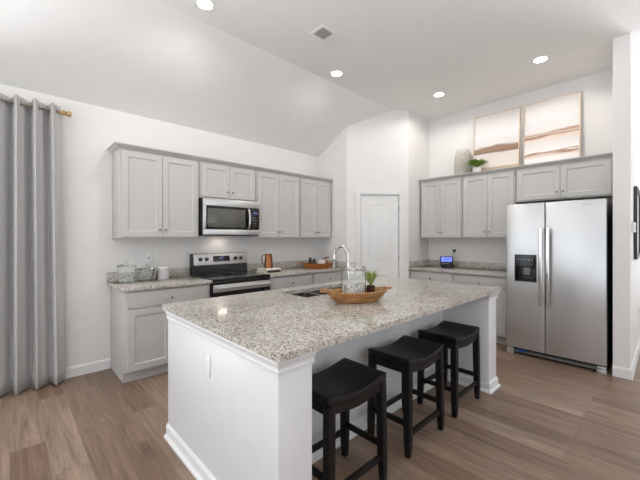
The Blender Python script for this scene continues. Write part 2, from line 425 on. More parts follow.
# pantry: side, angled wall with the door opening, short return
b = BM()
prism(b, [(Y0, 0), (Y0, ZW), (3.42, zceil(3.42)), (3.42, 0)], 3.80, 3.92, frame((0, 0, 0), (0, 1, 0), (0, 0, 1), (1, 0, 0)))
struct('wall_pantry_side', b, M['wall'])
FP = frame((PA.x, PA.y, 0), (PD.x, PD.y, 0), (0, 0, 1), (PD.y, -PD.x, 0))
D0, D1, DH = .208, .828, 2.055
tc_ = (PA.y - YC) / -PD.y
b = BM()
zl = zceil(3.42)
def zt(t): return zceil(PA.y + PD.y * t)
for poly in ([(0, 0), (D0, 0), (D0, zt(D0)), (0, zt(0))], [(D0, DH), (D1, DH), (D1, ZC), (tc_, ZC), (D0, zt(D0))], [(D1, 0), (PL, 0), (PL, ZC), (D1, ZC)]):
    prism(b, poly, -.10, 0, FP)
struct('wall_pantry_door', b, M['wall'])
b = BM(); bx(b, PB.x, X1, 2.778, 2.89, 0, ZC); struct('wall_pantry_return', b, M['wall'])

# baseboards
BB = [(0, 0), (.016, 0), (.016, .012), (.014, .014), (.014, .082), (.008, .098), (0, .102)]
b = BM(); sweep(b, [(-.3, Y0), (.777, Y0)], BB); struct('baseboard_north', b, M['trim'])
b = BM(); sweep(b, [(X1 - .14, .38), (4.387, .38), (4.387, .25), (XE, .25)][1:], BB); struct('baseboard_hall', b, M['trim'])
# pantry door
b = BM()
CS = .062
for q in ((D0 - CS, D0, 0, DH + CS), (D1, D1 + CS, 0, DH + CS), (D0, D1, DH, DH + CS)):
    bx(b, q[0], q[1], q[2], q[3], 0, .016, .004, FP)
for q in ((D0, D0 + .012, 0, DH), (D1 - .012, D1, 0, DH), (D0 + .012, D1 - .012, DH - .012, DH)):
    bx(b, q[0], q[1], q[2], q[3], -.10, 0.0, 0, FP)
struct('trim_1', b, M['trim'])
b = BM()
dw0, dw1 = D0 + .015, D1 - .015
bx(b, dw0, dw1, .008, DH - .015, -.05, -.022, .002, FP)
def door_panel(z0, z1):
    a0, a1 = dw0 + .125, dw1 - .125
    def ring(i, c): return [b.verts.new(FP @ Vector((x, y, c))) for x, y in ((a0 + i, z0 + i), (a1 - i, z0 + i), (a1 - i, z1 - i), (a0 + i, z1 - i))]
    o = [(0, -.0215), (.004, -.016), (.018, -.017), (.030, -.0205), (.034, -.0185)]
    R = [ring(i, c) for i, c in o]
    for p, q in zip(R, R[1:]):
        for i in range(4): b.faces.new((p[i], p[(i + 1) % 4], q[(i + 1) % 4], q[i]))
    b.faces.new(R[-1])
door_panel(1.035, 1.915); door_panel(.24, .815)
dr = struct('door_1', b, M['trim'])
for hz in (1.83, 1.06, .28):
    h = BM(); tube(h, [FP @ Vector((dw1 + .004, hz - .045, -.016)), FP @ Vector((dw1 + .004, hz + .045, -.016))], .006, 8)
    obj('hinge', h, M['nickel'], dr)
h = BM(); k = FP @ Matrix.Translation((dw0 + .05, .93, -.022))
lathe(h, [(0, 0), (.024, 0), (.024, .005), (.009, .010), (.009, .026), (.020, .034), (.021, .046), (.014, .054), (0, .056)], 20, k)
obj('door_knob', h, M['satin'], dr)
# window frames out of view, where the daylight comes in
def window(n, mx, w_, h_, cols, sill=True):
    bm = BM(); t = .05
    bx(bm, 0, w_, 0, t, -.09, -.03, mx=mx); bx(bm, 0, w_, h_ - t, h_, -.09, -.03, mx=mx)
    for i in range(cols + 1):
        a = (w_ - t) * i / cols; bx(bm, a, a + t, t, h_ - t, -.09, -.03, mx=mx)
    struct('window_%d' % n, bm, M['trim'])
window(1, F_south(XW + 1.65, Y0, .12), 1.5, 2.23, 2)
window(2, frame((XW, YS + 5.4, .2), (0, 1, 0), (0, 0, 1), (1, 0, 0)), 2.9, 2.5, 3)
window(4, frame((XW, YS + .8, .2), (0, 1, 0), (0, 0, 1), (1, 0, 0)), 4.1, 2.55, 4)  # unseen window, added so the west ceiling fill misses the fridge reflection
window(5, F_west(-.25, XE, .2), 3.7, 2.5, 3)
window(3, F_north(XE - 4.1, YS, .35), 5.0, 2.4, 4)

# ------------------------------------------------------------------ ceiling lamps and register
def downlight(x, y, label, power=42):
    t = thing('recessed_light', label, 'ceiling light', (x, y, ZC), 'recessed ceiling lights')
    b = BM(); lathe(b, [(.0605, -.0005), (.094, -.0005), (.094, -.004), (.088, -.007), (.066, -.006), (.0605, -.003)], 40, Matrix.Translation((x, y, ZC)), closed=True)
    obj('trim_ring', b, M['white'], t)
    b = BM(); lathe(b, [(0, -.001), (.060, -.001), (.060, -.004), (0, -.004)], 40, Matrix.Translation((x, y, ZC)))
    obj('lens', b, M['lamp'], t)
    l = bpy.data.lights.new('downlight_beam', 'SPOT'); l.energy = power; l.color = (1, .96, .93); l.spot_size = math.radians(172); l.spot_blend = .35; l.shadow_soft_size = .07
    lo = bpy.data.objects.new('downlight_beam', l); COL.objects.link(lo); lo.location = (0, 0, -.02); lo.parent = t
downlight(1.21, 2.709, 'round recessed ceiling light cut by the top edge, nearest the curtain', 36)
downlight(2.881, 2.759, 'round recessed ceiling light just below the ceiling air vent', 15)
downlight(4.312, .978, 'round recessed ceiling light above the framed paintings, nearest the fridge', 27)
downlight(4.339, 2.185, 'round recessed ceiling light before the pantry corner, farthest from view', 24)

t = thing('ceiling_vent', 'white rectangular ceiling air vent with dark open louvers at one half', 'vent', (2.30, 2.305, ZC))
vx0, vx1, vy0, vy1 = 2.122, 2.479, 2.205, 2.405
zf = ZC - .008
b = BM()
for q in ((vx0, vx1, vy0, vy0 + .032), (vx0, vx1, vy1 - .032, vy1), (vx0, vx0 + .03, vy0 + .032, vy1 - .032), (vx1 - .03, vx1, vy0 + .032, vy1 - .032), (2.292, 2.302, vy0 + .032, vy1 - .032)):
    bx(b, *q, zf, ZC - .0005, .002)
obj('frame', b, M['white'], t)
b = BM(); bx(b, vx0 + .03, vx1 - .03, vy0 + .032, vy1 - .032, ZC - .0015, ZC - .0006); obj('duct_shade', b, basic('duct_shade_grey', (92, 90, 88), .6), t)  # dark flat sheet painted in place of the shade inside the hollow vent
for i in range(7):
    b = BM(); y = vy0 + .042 + i * .0193
    bx(b, vx0 + .03, 2.292, y - .0032, y + .0032, zf + .0005, zf + .0015); obj('louver', b, M['white'], t)
for i in range(9):
    b = BM(); x = 2.3105 + i * .0167
    bx(b, x - .0072, x + .0072, vy0 + .032, vy1 - .032, zf + .0005, zf + .002, .0006); obj('louver', b, M['white'], t)

# ------------------------------------------------------------------ cabinets
def wall_cab(label, mx, w_, z0, z1, depth, group, split=.5, filler=0):
    """mx: face frame with local a from the left end; c=0 is the box front"""
    o = mx @ Vector((w_ / 2, z0, -depth / 2))
    t = thing('wall_cabinet', label, 'cabinet', o, group)
    b = BM(); bx(b, .0005, w_ - .0005, z0, z1, -depth, 0, .0015, mx); obj('body', b, M['cab'], t)
    g = .018; dw = (w_ - 2 * g - .004 - filler) / 2
    for i, a in enumerate((g, g + dw + .004)):
        b = BM(); shaker(b, dw, z1 - z0 - .016 - g, mx, a, z0 + .016, c0=.0005)
        d = obj('door', b, M['cab'], t)
        b = BM(); knob_bm(b, mx, a + (dw - .029 if i == 0 else .029), z0 + .016 + .075, .0205); obj('knob', b, M['nickel'], d)
    return t
ZU0, ZU1 = 1.372, 2.275
YU = Y0 - .31   # box front of the uppers on the range wall
gW = 'wall cabinets over the range counter'
wall_cab('tall grey wall cabinet at the end nearest the curtain, two doors', F_south(.79, YU), .81, ZU0, ZU1, .308, gW)
wall_cab('short grey wall cabinet directly above the microwave', F_south(1.607, YU), .758, 1.845, ZU1, .308, gW)
wall_cab('grey wall cabinet between the microwave and the corner cabinet, above the pitcher', F_south(2.372, YU), .748, ZU0, ZU1, .308, gW)
wall_cab('narrowest grey wall cabinet beside the pantry corner, above the wooden tray', F_south(3.127, YU), .65, ZU0, ZU1, .308, gW)
XU = X1 - .31
gE = 'wall cabinets on the fridge wall'
wall_cab('grey wall cabinet beside the pantry, below the ribbed glass vase', F_west(2.75, XU), .668, ZU0, ZU1, .308, gE)
wall_cab('grey wall cabinet beside the fridge, below the potted green plant', F_west(2.075, XU), .692, ZU0, ZU1, .308, gE)
wall_cab('wide short grey wall cabinet above the stainless fridge', F_west(1.376, XU), .994, 1.845, ZU1, .308, gE, filler=.03)
CR = [(-.02, ZU1 + .0005), (.004, ZU1 + .0005), (.008, ZU1 + .006), (.040, ZU1 + .028), (.048, ZU1 + .030), (.048, ZU1 + .041), (-.02, ZU1 + .041)]
yf, xf = YU - .004, XU - .004
b = BM(); sweep(b, [(.79, Y0 - .003), (.79, yf), (3.792, yf)], CR)
tag(obj('crown_moulding', b, M['cab'], None, (2.3, 3.75, ZU1), smooth=False), 'grey crown moulding along the cabinet tops above the range', 'moulding')
b = BM(); sweep(b, [(xf, 2.774), (xf, .384)], CR)
tag(obj('crown_moulding', b, M['cab'], None, (4.8, 1.6, ZU1), smooth=False), 'grey crown moulding along the cabinet tops under the vase and paintings', 'moulding')
# plain tops behind the crown, where the decoration stands: the cabinet bodies

ZB = .882   # underside of the worktops
def base_cab(label, mx, w_, depth, doors=2, group=None, drawer_knobs=1):
    o = mx @ Vector((w_ / 2, 0, -depth / 2))
    t = thing('base_cabinet', label, 'cabinet', o, group)
    b = BM(); bx(b, .0005, w_ - .0005, .105, ZB, -depth, 0, .0015, mx)
    bx(b, .0005, w_ - .0005, 0, .1045, -depth, -.07, 0, mx); obj('body', b, M['cab'], t)
    g = .018
    b = BM(); bx(b, g, w_ - g, .715, .862, .0005, .020, .003, mx); d = obj('drawer', b, M['cab'], t)
    k = BM(); knob_bm(k, mx, w_ / 2, .776, .0205); obj('knob', k, M['nickel'], d)
    dw = (w_ - 2 * g - .004 * (doors - 1)) / doors
    for i in range(doors):
        a = g + i * (dw + .004)
        b = BM(); shaker(b, dw, .575, mx, a, .122, c0=.0005); d = obj('door', b, M['cab'], t)
        k = BM(); knob_bm(k, mx, a + (dw - .029 if i == 0 else .029), .622, .0205); obj('knob', k, M['nickel'], d)
    return t
YB = Y0 - .59
gB = 'base cabinets under the range counter'
base_cab('grey base cabinet below the clear jars, its side panel nearest the curtain', F_south(.78, YB), .826, .588, 2, gB)
base_cab('grey base cabinet right of the range, below the pitcher and books', F_south(2.38, YB), .742, .588, 2, gB)
base_cab('grey base cabinet in the corner, below the wooden tray', F_south(3.123, YB), .672, .588, 2, gB)
XB = X1 - .59
gF = 'base cabinets on the fridge wall'
base_cab('grey base cabinet beside the pantry, below the blue lit display', F_west(2.773, XB), .69, .588, 2, gF)
base_cab('grey base cabinet touching the fridge side', F_west(2.082, XB), .704, .588, 2, gF)

def slab(bm, x0, x1, y0, y1, z0=ZB + .0005, z1=.914): bx(bm, x0, x1, y0, y1, z0, z1, .004)
CO = {}
def counter(label, x0, x1, y0, y1, splash):
    t = thing('countertop', label, 'countertop', ((x0 + x1) / 2, (y0 + y1) / 2, ZB))
    b = BM(); slab(b, x0, x1, y0, y1); obj('slab', b, M['granite'], t)
    b = BM(); 
    for q in splash: bx(b, *q, .9145, 1.012, .003)
    obj('backsplash', b, M['granite'], t)
counter('speckled granite countertop holding the clear jars, left of the range', .740, 1.608, Y0 - .648, Y0 - .002, [(.740, 1.608, Y0 - .022, Y0 - .002)])
counter('speckled granite countertop holding the pitcher and wooden tray, right of the range', 2.374, 3.797, Y0 - .648, Y0 - .002, [(2.374, 3.797, Y0 - .022, Y0 - .002), (3.777, 3.797, Y0 - .64, Y0 - .0225)])
counter('speckled granite countertop between pantry and fridge, holding the lit display', X1 - .648, X1 - .002, 1.375, 2.776, [(X1 - .022, X1 - .002, 1.375, 2.776), (X1 - .64, X1 - .0225, 2.756, 2.776)])

# ------------------------------------------------------------------ microwave
MX = F_south(1.609, 3.668)
t = thing('microwave', 'stainless over the range microwave with black window', 'microwave', (1.985, 3.85, 1.403))
b = BM(); bx(b, 0, .754, 1.412, 1.842, -.386, 0, .003, MX); obj('body', b, M['black'], t)
b = BM(); bx(b, 0.004, .75, 1.403, 1.4115, -.38, -.004, .001, MX); obj('underside_vent', b, M['slot'], t)
b = BM()
for q in ((.0, .754, 1.755, 1.841), (.0, .754, 1.414, 1.478), (.0, .036, 1.4785, 1.7545)): bx(b, q[0], q[1], q[2], q[3], .0005, .018, .002, MX)
obj('steel_fascia', b, M['steel'], t)
b = BM(); bx(b, .0365, .625, 1.479, 1.754, .0005, .015, .002, MX); d = obj('door', b, M['blackglass'], t)
b = BM(); bx(b, .055, .545, 1.505, 1.725, .0152, .0165, .0005, MX); obj('window', b, basic('grey_microwave_window', (92, 90, 84), .12, vary=.03), d)
b = BM()
pts = [MX @ Vector((.592, 1.49 + (1.742 - 1.49) * i / 14, .020 + .034 * math.sin(PI * i / 14) ** .6)) for i in range(15)]
tube(b, pts, .0125, 12); obj('handle', b, M['chrome'], t)
b = BM(); bx(b, .6255, .754, 1.479, 1.754, .0005, .014, .002, MX); cp = obj('control_panel', b, M['blackglass'], t)
b = BM(); bx(b, .665, .725, 1.68, 1.705, .0142, .0148, 0, MX); obj('display', b, M['screen2'], cp)
for i in range(4):
    for j in range(3):
        b = BM(); bx(b, .662 + j * .025, .676 + j * .025, 1.525 + i * .035, 1.533 + i * .035, .0142, .0146, 0, MX); obj('button', b, M['markgrey'], cp)
l = bpy.data.lights.new('cooktop_lamp', 'AREA'); l.energy = .4; l.shape = 'RECTANGLE'; l.size = .12; l.size_y = .03; l.color = (1, .9, .78)
lo = bpy.data.objects.new('cooktop_lamp', l); COL.objects.link(lo); lo.location = (.0, .07, -.004); lo.parent = t

# ------------------------------------------------------------------ range
RX0, RX1 = 1.612, 2.370
RW = RX1 - RX0
RF = F_south(RX0, 3.44)
t = thing('electric_range', 'freestanding electric range with black glass cooktop and steel backguard', 'range', (1.99, 3.7, 0))
b = BM(); bx(b, .002, RW - .002, .03, .900, -.608, -.0, .003, RF); bx(b, .03, RW - .03, 0, .0295, -.55, -.06, 0, RF); obj('body', b, M['black'], t)
b = BM(); bx(b, 0, RW, .9005, .922, -.525, .030, .005, RF); ct = obj('cooktop', b, M['blackglass'], t)
for (a, c, r) in ((.2, -.08, .105), (.56, -.08, .08), (.2, -.36, .08), (.56, -.36, .105)):
    b = BM(); lathe(b, [(r - .003, .9222), (r, .9222), (r, .9226), (r - .003, .9226)], 40, RF @ frame((a, 0, c), (1, 0, 0), (0, 0, -1), (0, 1, 0)), closed=True)
    obj('burner_ring', b, M['markgrey'], ct)
b = BM(); prism(b, [(-.605, .9005), (-.605, 1.178), (-.552, 1.178), (-.528, 1.03), (-.528, .9005)], 0, RW, RF @ frame((0, 0, 0), (0, 0, 1), (0, 1, 0), (1, 0, 0)))
bg = obj('backguard', b, M['black'], t)
# tilted steel control fascia
sl = Vector((0, -.024 / .148)); nl = math.hypot(.024, .148)
FA = RF @ frame((0, 1.03, -.5275), (1, 0, 0), (0, .148 / nl, -.024 / nl), (0, .024 / nl, .148 / nl))
b = BM(); bx(b, .02, RW - .004, .006, nl - .002, .0, .004, .001, FA); sf = obj('steel_fascia', b, M['satin'], bg)
for a in (.105, .185, .585, .665):
    b = BM(); lathe(b, [(0, .0), (.024, .0), (.024, .010), (.019, .024), (0, .026)], 20, FA @ Matrix.Translation((a, .078, .0045))); kb = obj('control_knob', b, M['black'], t)
    b = BM(); bx(b, a - .002, a + .002, .080, .097, .0305, .0315, 0, FA); obj('pointer', b, M['white_text'], kb)
b = BM(); bx(b, .27, .50, .042, .115, .0042, .006, .001, FA); dp = obj('display_panel', b, M['blackglass'], t)
b = BM(); bx(b, .355, .405, .078, .100, .0062, .0066, 0, FA); obj('clock_display', b, M['screen2'], dp)
for i in range(8):
    b = BM(); a = .284 + i * .026
    bx(b, a, a + .012, .052, .058, .0062, .0066, 0, FA); obj('button', b, M['markgrey'], dp)
b = BM(); bx(b, .002, RW - .002, .862, .899, .0005, .022, .003, RF); obj('front_trim', b, M['black'], t)
b = BM(); bx(b, .002, RW - .002, .24, .858, .0005, .030, .004, RF); od = obj('oven_door', b, M['blackglass'], t)
b = BM(); bx(b, .004, RW - .004, .775, .856, .0305, .036, .002, RF); obj('steel_rail', b, M['satin'], od)
b = BM(); tube(b, [RF @ Vector((.03, .822, .066)), RF @ Vector((RW - .03, .822, .066))], .0135, 14)
for a in (.05, RW - .05): tube(b, [RF @ Vector((a, .822, .034)), RF @ Vector((a, .822, .066))], .010, 10)
obj('oven_handle', b, M['satin'], od)
b = BM(); bx(b, .002, RW - .002, .04, .235, .0005, .028, .004, RF); obj('storage_drawer', b, M['steel'], t)

# ------------------------------------------------------------------ island
IX0, IX1, IYF, IYB = .80, 3.285, 1.095, 2.386
t = thing('kitchen_island', 'white kitchen island base with end panels and stool recess', 'island', (2.04, 1.8, 0))
b = BM(); bx(b, IX0, IX0 + .185, IYF, IYB, 0, .8835, .002); obj('end_panel', b, M['island'], t)
b = BM(); bx(b, IX1 - .185, IX1, IYF, IYB, 0, .8835, .002); obj('end_panel', b, M['island'], t)
b = BM(); bx(b, IX0 + .1855, IX1 - .1855, 1.515, 1.56, 0, .8835); obj('knee_wall', b, M['island'], t)
b = BM(); bx(b, IX0 + .1855, IX1 - .1855, 2.33, 2.366, .105, .8835); bx(b, IX0 + .1855, IX1 - .1855, 2.28, 2.3, 0, .1045); obj('back_frame', b, M['island'], t)
IN = F_north(IX1 - .19, 2.3665)
wn = (IX1 - IX0 - .38) / 4
for i in range(4):
    b = BM(); shaker(b, wn - .02, .72, IN, i * wn + .01, .13); d = obj('door', b, M['island'], t)
    k = BM(); knob_bm(k, IN, i * wn + (wn - .04 if i % 2 == 0 else .04), .78, .0205); obj('knob', k, M['nickel'], d)
MO = [(-.001, .818), (.009, .818), (.010, .830), (.006, .834), (.008, .846), (.017, .862), (.017, .868), (.022, .868), (.022, .8835), (-.001, .8835)]
b = BM(); sweep(b, [(IX0, IYB + .0), (IX0, IYF), (IX0 + .185, IYF), (IX0 + .185, 1.515)], MO)
obj('top_moulding', b, M['island'], t, smooth=False)
b = BM(); sweep(b, [(IX1 - .185, 1.515), (IX1 - .185, IYF), (IX1, IYF), (IX1, IYB)], MO)
obj('top_moulding', b, M['island'], t, smooth=False)
BI = [(-.001, 0), (.028, 0), (.028, .014), (.016, .022), (.013, .030), (.013, .074), (.006, .088), (-.001, .092)]
b = BM(); sweep(b, [(IX0, IYB), (IX0, IYF), (IX0 + .185, IYF), (IX0 + .185, 1.515), (IX1 - .185, 1.515), (IX1 - .185, IYF), (IX1, IYF), (IX1, IYB)], BI)
obj('baseboard', b, M['trim'], t, smooth=False)
b = BM(); bx(b, 1.72, 1.80, .606, .728, .0005, .006, .002, F_west(0, IX0) @ Matrix.Scale(-1, 4, (1, 0, 0))); obj('cover_plate', b, M['white'], t)

# island worktop with the sink cut-out
def rrect(x0, x1, y0, y1, r, n=6):
    out = []
    for cx, cy, a in ((x1 - r, y1 - r, 0), (x0 + r, y1 - r, PI / 2), (x0 + r, y0 + r, PI), (x1 - r, y0 + r, 1.5 * PI)):
        for i in range(n + 1): out.append((cx + r * math.cos(a + PI / 2 * i / n), cy + r * math.sin(a + PI / 2 * i / n)))
    return out
def ring_plate(bm, outer, inner, z0, z1):
    n = len(outer)
    V = [[bm.verts.new((x, y, z)) for x, y in loop] for loop, z in ((outer, z0), (outer, z1), (inner, z1), (inner, z0))]
    for a, c in zip(V, V[1:] + V[:1]):
        for i in range(n): bm.faces.new((a[i], a[(i + 1) % n], c[(i + 1) % n], c[i]))
SX0, SX1, SY0, SY1 = 1.672, 2.43, 1.925, 2.262
b = BM(); ring_plate(b, rrect(.768, 3.310, 1.053, 2.424, .012), rrect(SX0, SX1, SY0, SY1, .03), .884, .914)
tag(obj('island_countertop', b, M['granite'], None, (2.04, 1.74, .884), smooth=False), 'large speckled granite island countertop with undermount sink opening', 'countertop')

# sink
t = thing('kitchen_sink', 'stainless undermount double bowl sink set into the island', 'sink', (2.05, 2.095, .68))
def basin(x0, x1, y0, y1):
    bm = BM()
    loops = [(rrect(x0 - .018, x1 + .018, y0 - .018, y1 + .018, .045), .8815), (rrect(x0, x1, y0, y1, .03), .8815), (rrect(x0 + .006, x1 - .006, y0 + .006, y1 - .006, .04), .72), (rrect(x0 + .04, x1 - .04, y0 + .04, y1 - .04, .04), .69)]
    V = [[bm.verts.new((x, y, z)) for x, y in lp] for lp, z in loops]
    n = len(V[0])
    for a, c in zip(V, V[1:]):
        for i in range(n): bm.faces.new((a[i], a[(i + 1) % n], c[(i + 1) % n], c[i]))
    bm.faces.new(V[-1])
    return bm
xm = 1.97
for q in ((SX0 - .004, xm - .019, SY0 - .004, SY1 + .004), (xm + .019, SX1 + .004, SY0 - .004, SY1 + .004)):
    bs = obj('basin', basin(*q), M['sinksteel'], t)
    b = BM(); lathe(b, [(0, .6905), (.036, .6905), (.040, .693), (.028, .6935), (.022, .692), (0, .692)], 24, Matrix.Translation(((q[0] + q[1]) / 2, 2.095, 0)))
    obj('drain', b, M['chrome'], bs)

# faucet, on the seating side of the sink
fx, fy = 2.07, 1.845
t = thing('faucet', 'tall gooseneck pull-down kitchen faucet behind the glass jar', 'faucet', (fx, fy, .914))
b = BM(); lathe(b, [(0, .9145), (.027, .9145), (.027, .922), (.022, .928), (.020, .99), (.014, 1.0), (0, 1.0)], 24, Matrix.Translation((fx, fy, 0))); obj('base', b, M['chrome'], t)
R = .080; zc = 1.226
pts = [(fx, fy, .99), (fx, fy, 1.1), (fx, fy, zc)] + [(fx, fy + R - R * math.cos(a), zc + R * math.sin(a)) for a in [PI * i / 16 for i in range(1, 17)]] + [(fx, fy + 2 * R, 1.19)]
b = BM(); tube(b, pts, .0125, 16); obj('spout', b, M['chrome'], t)
b = BM(); lathe(b, [(0, 1.10), (.018, 1.10), (.0195, 1.115), (.0165, 1.175), (.0145, 1.19), (0, 1.19)], 20, Matrix.Translation((fx, fy + 2 * R, 0))); obj('spray_head', b, M['nickel'], t)
b = BM(); tube(b, [(fx + .018, fy, .968), (fx + .04, fy, .972), (fx + .085, fy, .99)], [.009, .008, .006], 12); obj('lever', b, M['chrome'], t)

# ------------------------------------------------------------------ stools
def make_stool(label):
    t = thing('bar_stool', label, 'stool', (0, 0, 0), 'saddle seat stools at the island')
    sw, sd, zt_, th = .462, .325, .612, .036
    # saddle seat: dips across its width
    b = BM(); n = 16; m = 6
    def dip(u): return -.030 * math.cos(u * PI / 2) ** 1.3 if abs(u) < 1 else 0
    top = []; bot = []
    for i in range(n + 1):
        u = -1 + 2 * i / n
        rt = []; rb = []
        for j in range(m + 1):
            v = -1 + 2 * j / m
            rt.append(b.verts.new((u * sw / 2, v * sd / 2, zt_ + dip(u))))
            rb.append(b.verts.new((u * sw / 2, v * sd / 2, zt_ + dip(u) - th)))
        top.append(rt); bot.append(rb)
    for i in range(n):
        for j in range(m):
            b.faces.new((top[i][j], top[i + 1][j], top[i + 1][j + 1], top[i][j + 1]))
            b.faces.new((bot[i][j], bot[i][j + 1], bot[i + 1][j + 1], bot[i + 1][j]))
    for i in range(n):
        for j in (0, m): b.faces.new((top[i][j], top[i + 1][j], bot[i + 1][j], bot[i][j]))
    for j in range(m):
        for i in (0, n): b.faces.new((top[i][j], top[i][j + 1], bot[i][j + 1], bot[i][j]))
    bmesh.ops.recalc_face_normals(b, faces=b.faces)
    ed = [e for e in b.edges if len(e.link_faces) == 2 and e.calc_face_angle(0) > 1.0]
    bmesh.ops.bevel(b, geom=ed, offset=.006, segments=3, affect='EDGES', profile=.5)
    obj('seat', b, M['espresso'], t)
    # aprons below the seat, curved on the long sides, straight at the ends
    for s in (-1, 1):
        b = BM(); y0, y1 = (s * (sd / 2 - .008), s * (sd / 2 - .030))
        lo = []; 
        for i in range(n + 1):
            u = -.86 + 1.72 * i / n; zt2 = zt_ + dip(u) - th - .0005
            zb = .515 + dip(u) * .9 + .012
            lo.append([b.verts.new((u * sw / 2, y, z)) for y, z in ((y0, zt2), (y1, zt2), (y1, zb), (y0, zb))])
        for p, q in zip(lo, lo[1:]):
            for k in range(4): b.faces.new((p[k], p[(k + 1) % 4], q[(k + 1) % 4], q[k]))
        b.faces.new(lo[0]); b.faces.new(lo[-1][::-1]); obj('apron', b, M['espresso'], t)
        b = BM(); bx(b, s * (sw / 2 - .010), s * (sw / 2 - .030), -.118, .118, .515, zt_ - th - .004, .002); obj('apron', b, M['espresso'], t)
    for sx in (-1, 1):
        for sy in (-1, 1):
            b = BM()
            x0, y0 = sx * (sw / 2 - .024), sy * (sd / 2 - .024)
            x1, y1 = sx * (sw / 2 - .014), sy * (sd / 2 - .016)
            rings = []
            for f, hw in ((0, .0225), (.35, .0225), (.80, .0215), (.95, .018), (1, .0155)):
                z = (zt_ - th - .006) * (1 - f); cx = x0 + (x1 - x0) * f; cy = y0 + (y1 - y0) * f
                rings.append([b.verts.new((cx + a * hw, cy + c * hw, z)) for a, c in ((-1, -1), (1, -1), (1, 1), (-1, 1))])
            for p, q in zip(rings, rings[1:]):
                for k in range(4): b.faces.new((p[k], p[(k + 1) % 4], q[(k + 1) % 4], q[k]))
            b.faces.new(rings[0]); b.faces.new(rings[-1][::-1])
            bmesh.ops.recalc_face_normals(b, faces=b.faces)
            vert = [e for e in b.edges if abs((e.verts[0].co - e.verts[1].co).normalized().z) > .8]
            bmesh.ops.bevel(b, geom=vert, offset=.003, segments=2, affect='EDGES', profile=.5)
            obj('leg', b, M['espresso'], t)
    for s in (-1, 1):
        b = BM(); y = s * (sd / 2 - .019); z = .135 if s < 0 else .16
        bx(b, -.199, .199, y - .010, y + .010, z - .017, z + .017, .003); obj('stretcher', b, M['espresso'], t)
        b = BM(); x = s * (sw / 2 - .018)
        bx(b, x - .010, x + .010, -.128, .128, .183, .217, .003); obj('stretcher', b, M['espresso'], t)
    return t
def copy_tree(o, parent=None):
    c = o.copy(); COL.objects.link(c)
    if parent is not None: c.parent = parent
    for ch in [x for x in bpy.data.objects if x.parent == o]: copy_tree(ch, c)
    return c
st = make_stool('black saddle seat bar stool nearest the camera, beside the island end post')
for i, (x, y, lb) in enumerate(((1.330, 1.262, None), (2.038, 1.268, 'middle black saddle seat bar stool of the three at the island'),
                                (2.705, 1.272, 'black saddle seat bar stool farthest along the island, nearest the fridge'))):
    o = st if i == 0 else copy_tree(st)
    o.location = (x, y, 0)
    if lb: o['label'] = lb

# ------------------------------------------------------------------ refrigerator
FX = 4.345
FF = F_west(1.335, FX)      # local a 0 .. .912 to the right, c outwards
t = thing('refrigerator', 'stainless side by side refrigerator with dispenser in its narrower door', 'refrigerator', (4.7, .88, 0))
b = BM(); bx(b, .004, .908, .02, 1.755, -.76, -.078, .004, FF); obj('cabinet', b, M['darkside'], t)
def fdoor(a0, a1, hole=None):
    bm = BM()
    if hole is None: bx(bm, a0, a1, .085, 1.775, -.074, 0, .008, FF, 3)
    return bm
dsplit = .392
h0, h1, hb, ht = .088, .312, .868, 1.182
# freezer door with the dispenser opening
b = BM()
def door_with_hole(bm):
    e = .008
    def loop(a0, a1, z0, z1, c): return [bm.verts.new(FF @ Vector((a, z, c))) for a, z in ((a0, z0), (a1, z0), (a1, z1), (a0, z1))]
    A0, A1, Z0, Z1 = 0, dsplit - .003, .085, 1.775
    back = loop(A0, A1, Z0, Z1, -.074); s1 = loop(A0, A1, Z0, Z1, -e); s2 = loop(A0 + e * .3, A1 - e * .3, Z0 + e * .3, Z1 - e * .3, -e * .3); s3 = loop(A0 + e, A1 - e, Z0 + e, Z1 - e, 0)
    hf = loop(h0, h1, hb, ht, 0); hk = loop(h0, h1, hb, ht, -.06)
    for p, q in ((back, s1), (s1, s2), (s2, s3), (s3, hf), (hf, hk)):
        for i in range(4): bm.faces.new((p[i], p[(i + 1) % 4], q[(i + 1) % 4], q[i]))
    bm.faces.new(hk); bm.faces.new(back[::-1])
door_with_hole(b); fd = obj('freezer_door', b, M['steel'], t)
b = BM(); bx(b, dsplit + .003, .912, .085, 1.775, -.074, 0, .008, FF, 3); rd = obj('fridge_door', b, M['steel'], t)
# dispenser insert
b = BM()
for q in ((h0 + .001, h1 - .001, hb + .001, hb + .018, -.055, .004), (h0 + .001, h1 - .001, ht - .145, ht - .001, -.055, .004), (h0 + .001, h0 + .012, hb + .0185, ht - .1455, -.055, .004), (h1 - .012, h1 - .001, hb + .0185, ht - .1455, -.055, .004), (h0 + .0125, h1 - .0125, hb + .0185, ht - .1455, -.057, -.050)):
    bx(b, *q, .001, FF)
dz = obj('dispenser', b, M['black'], fd)
b = BM(); bx(b, h0 + .012, h1 - .012, ht - .135, ht - .012, .0042, .0052, 0, FF); obj('control_panel', b, M['blackglass'], dz)
b = BM(); bx(b, h0 + .085, h0 + .16, ht - .235, ht - .146, -.049, -.014, .004, FF); obj('paddle', b, M['markgrey'], dz)
b = BM(); bx(b, h0 + .082, h1 - .03, hb + .0185, hb + .07, -.049, -.02, .003, FF); obj('drip_tray', b, M['darkside'], dz)
for i in range(5):
    b = BM(); a = h0 + .03 + i * .036
    bx(b, a, a + .018, ht - .062, ht - .055, .0053, .0057, 0, FF); obj('button', b, M['white_text'], dz)
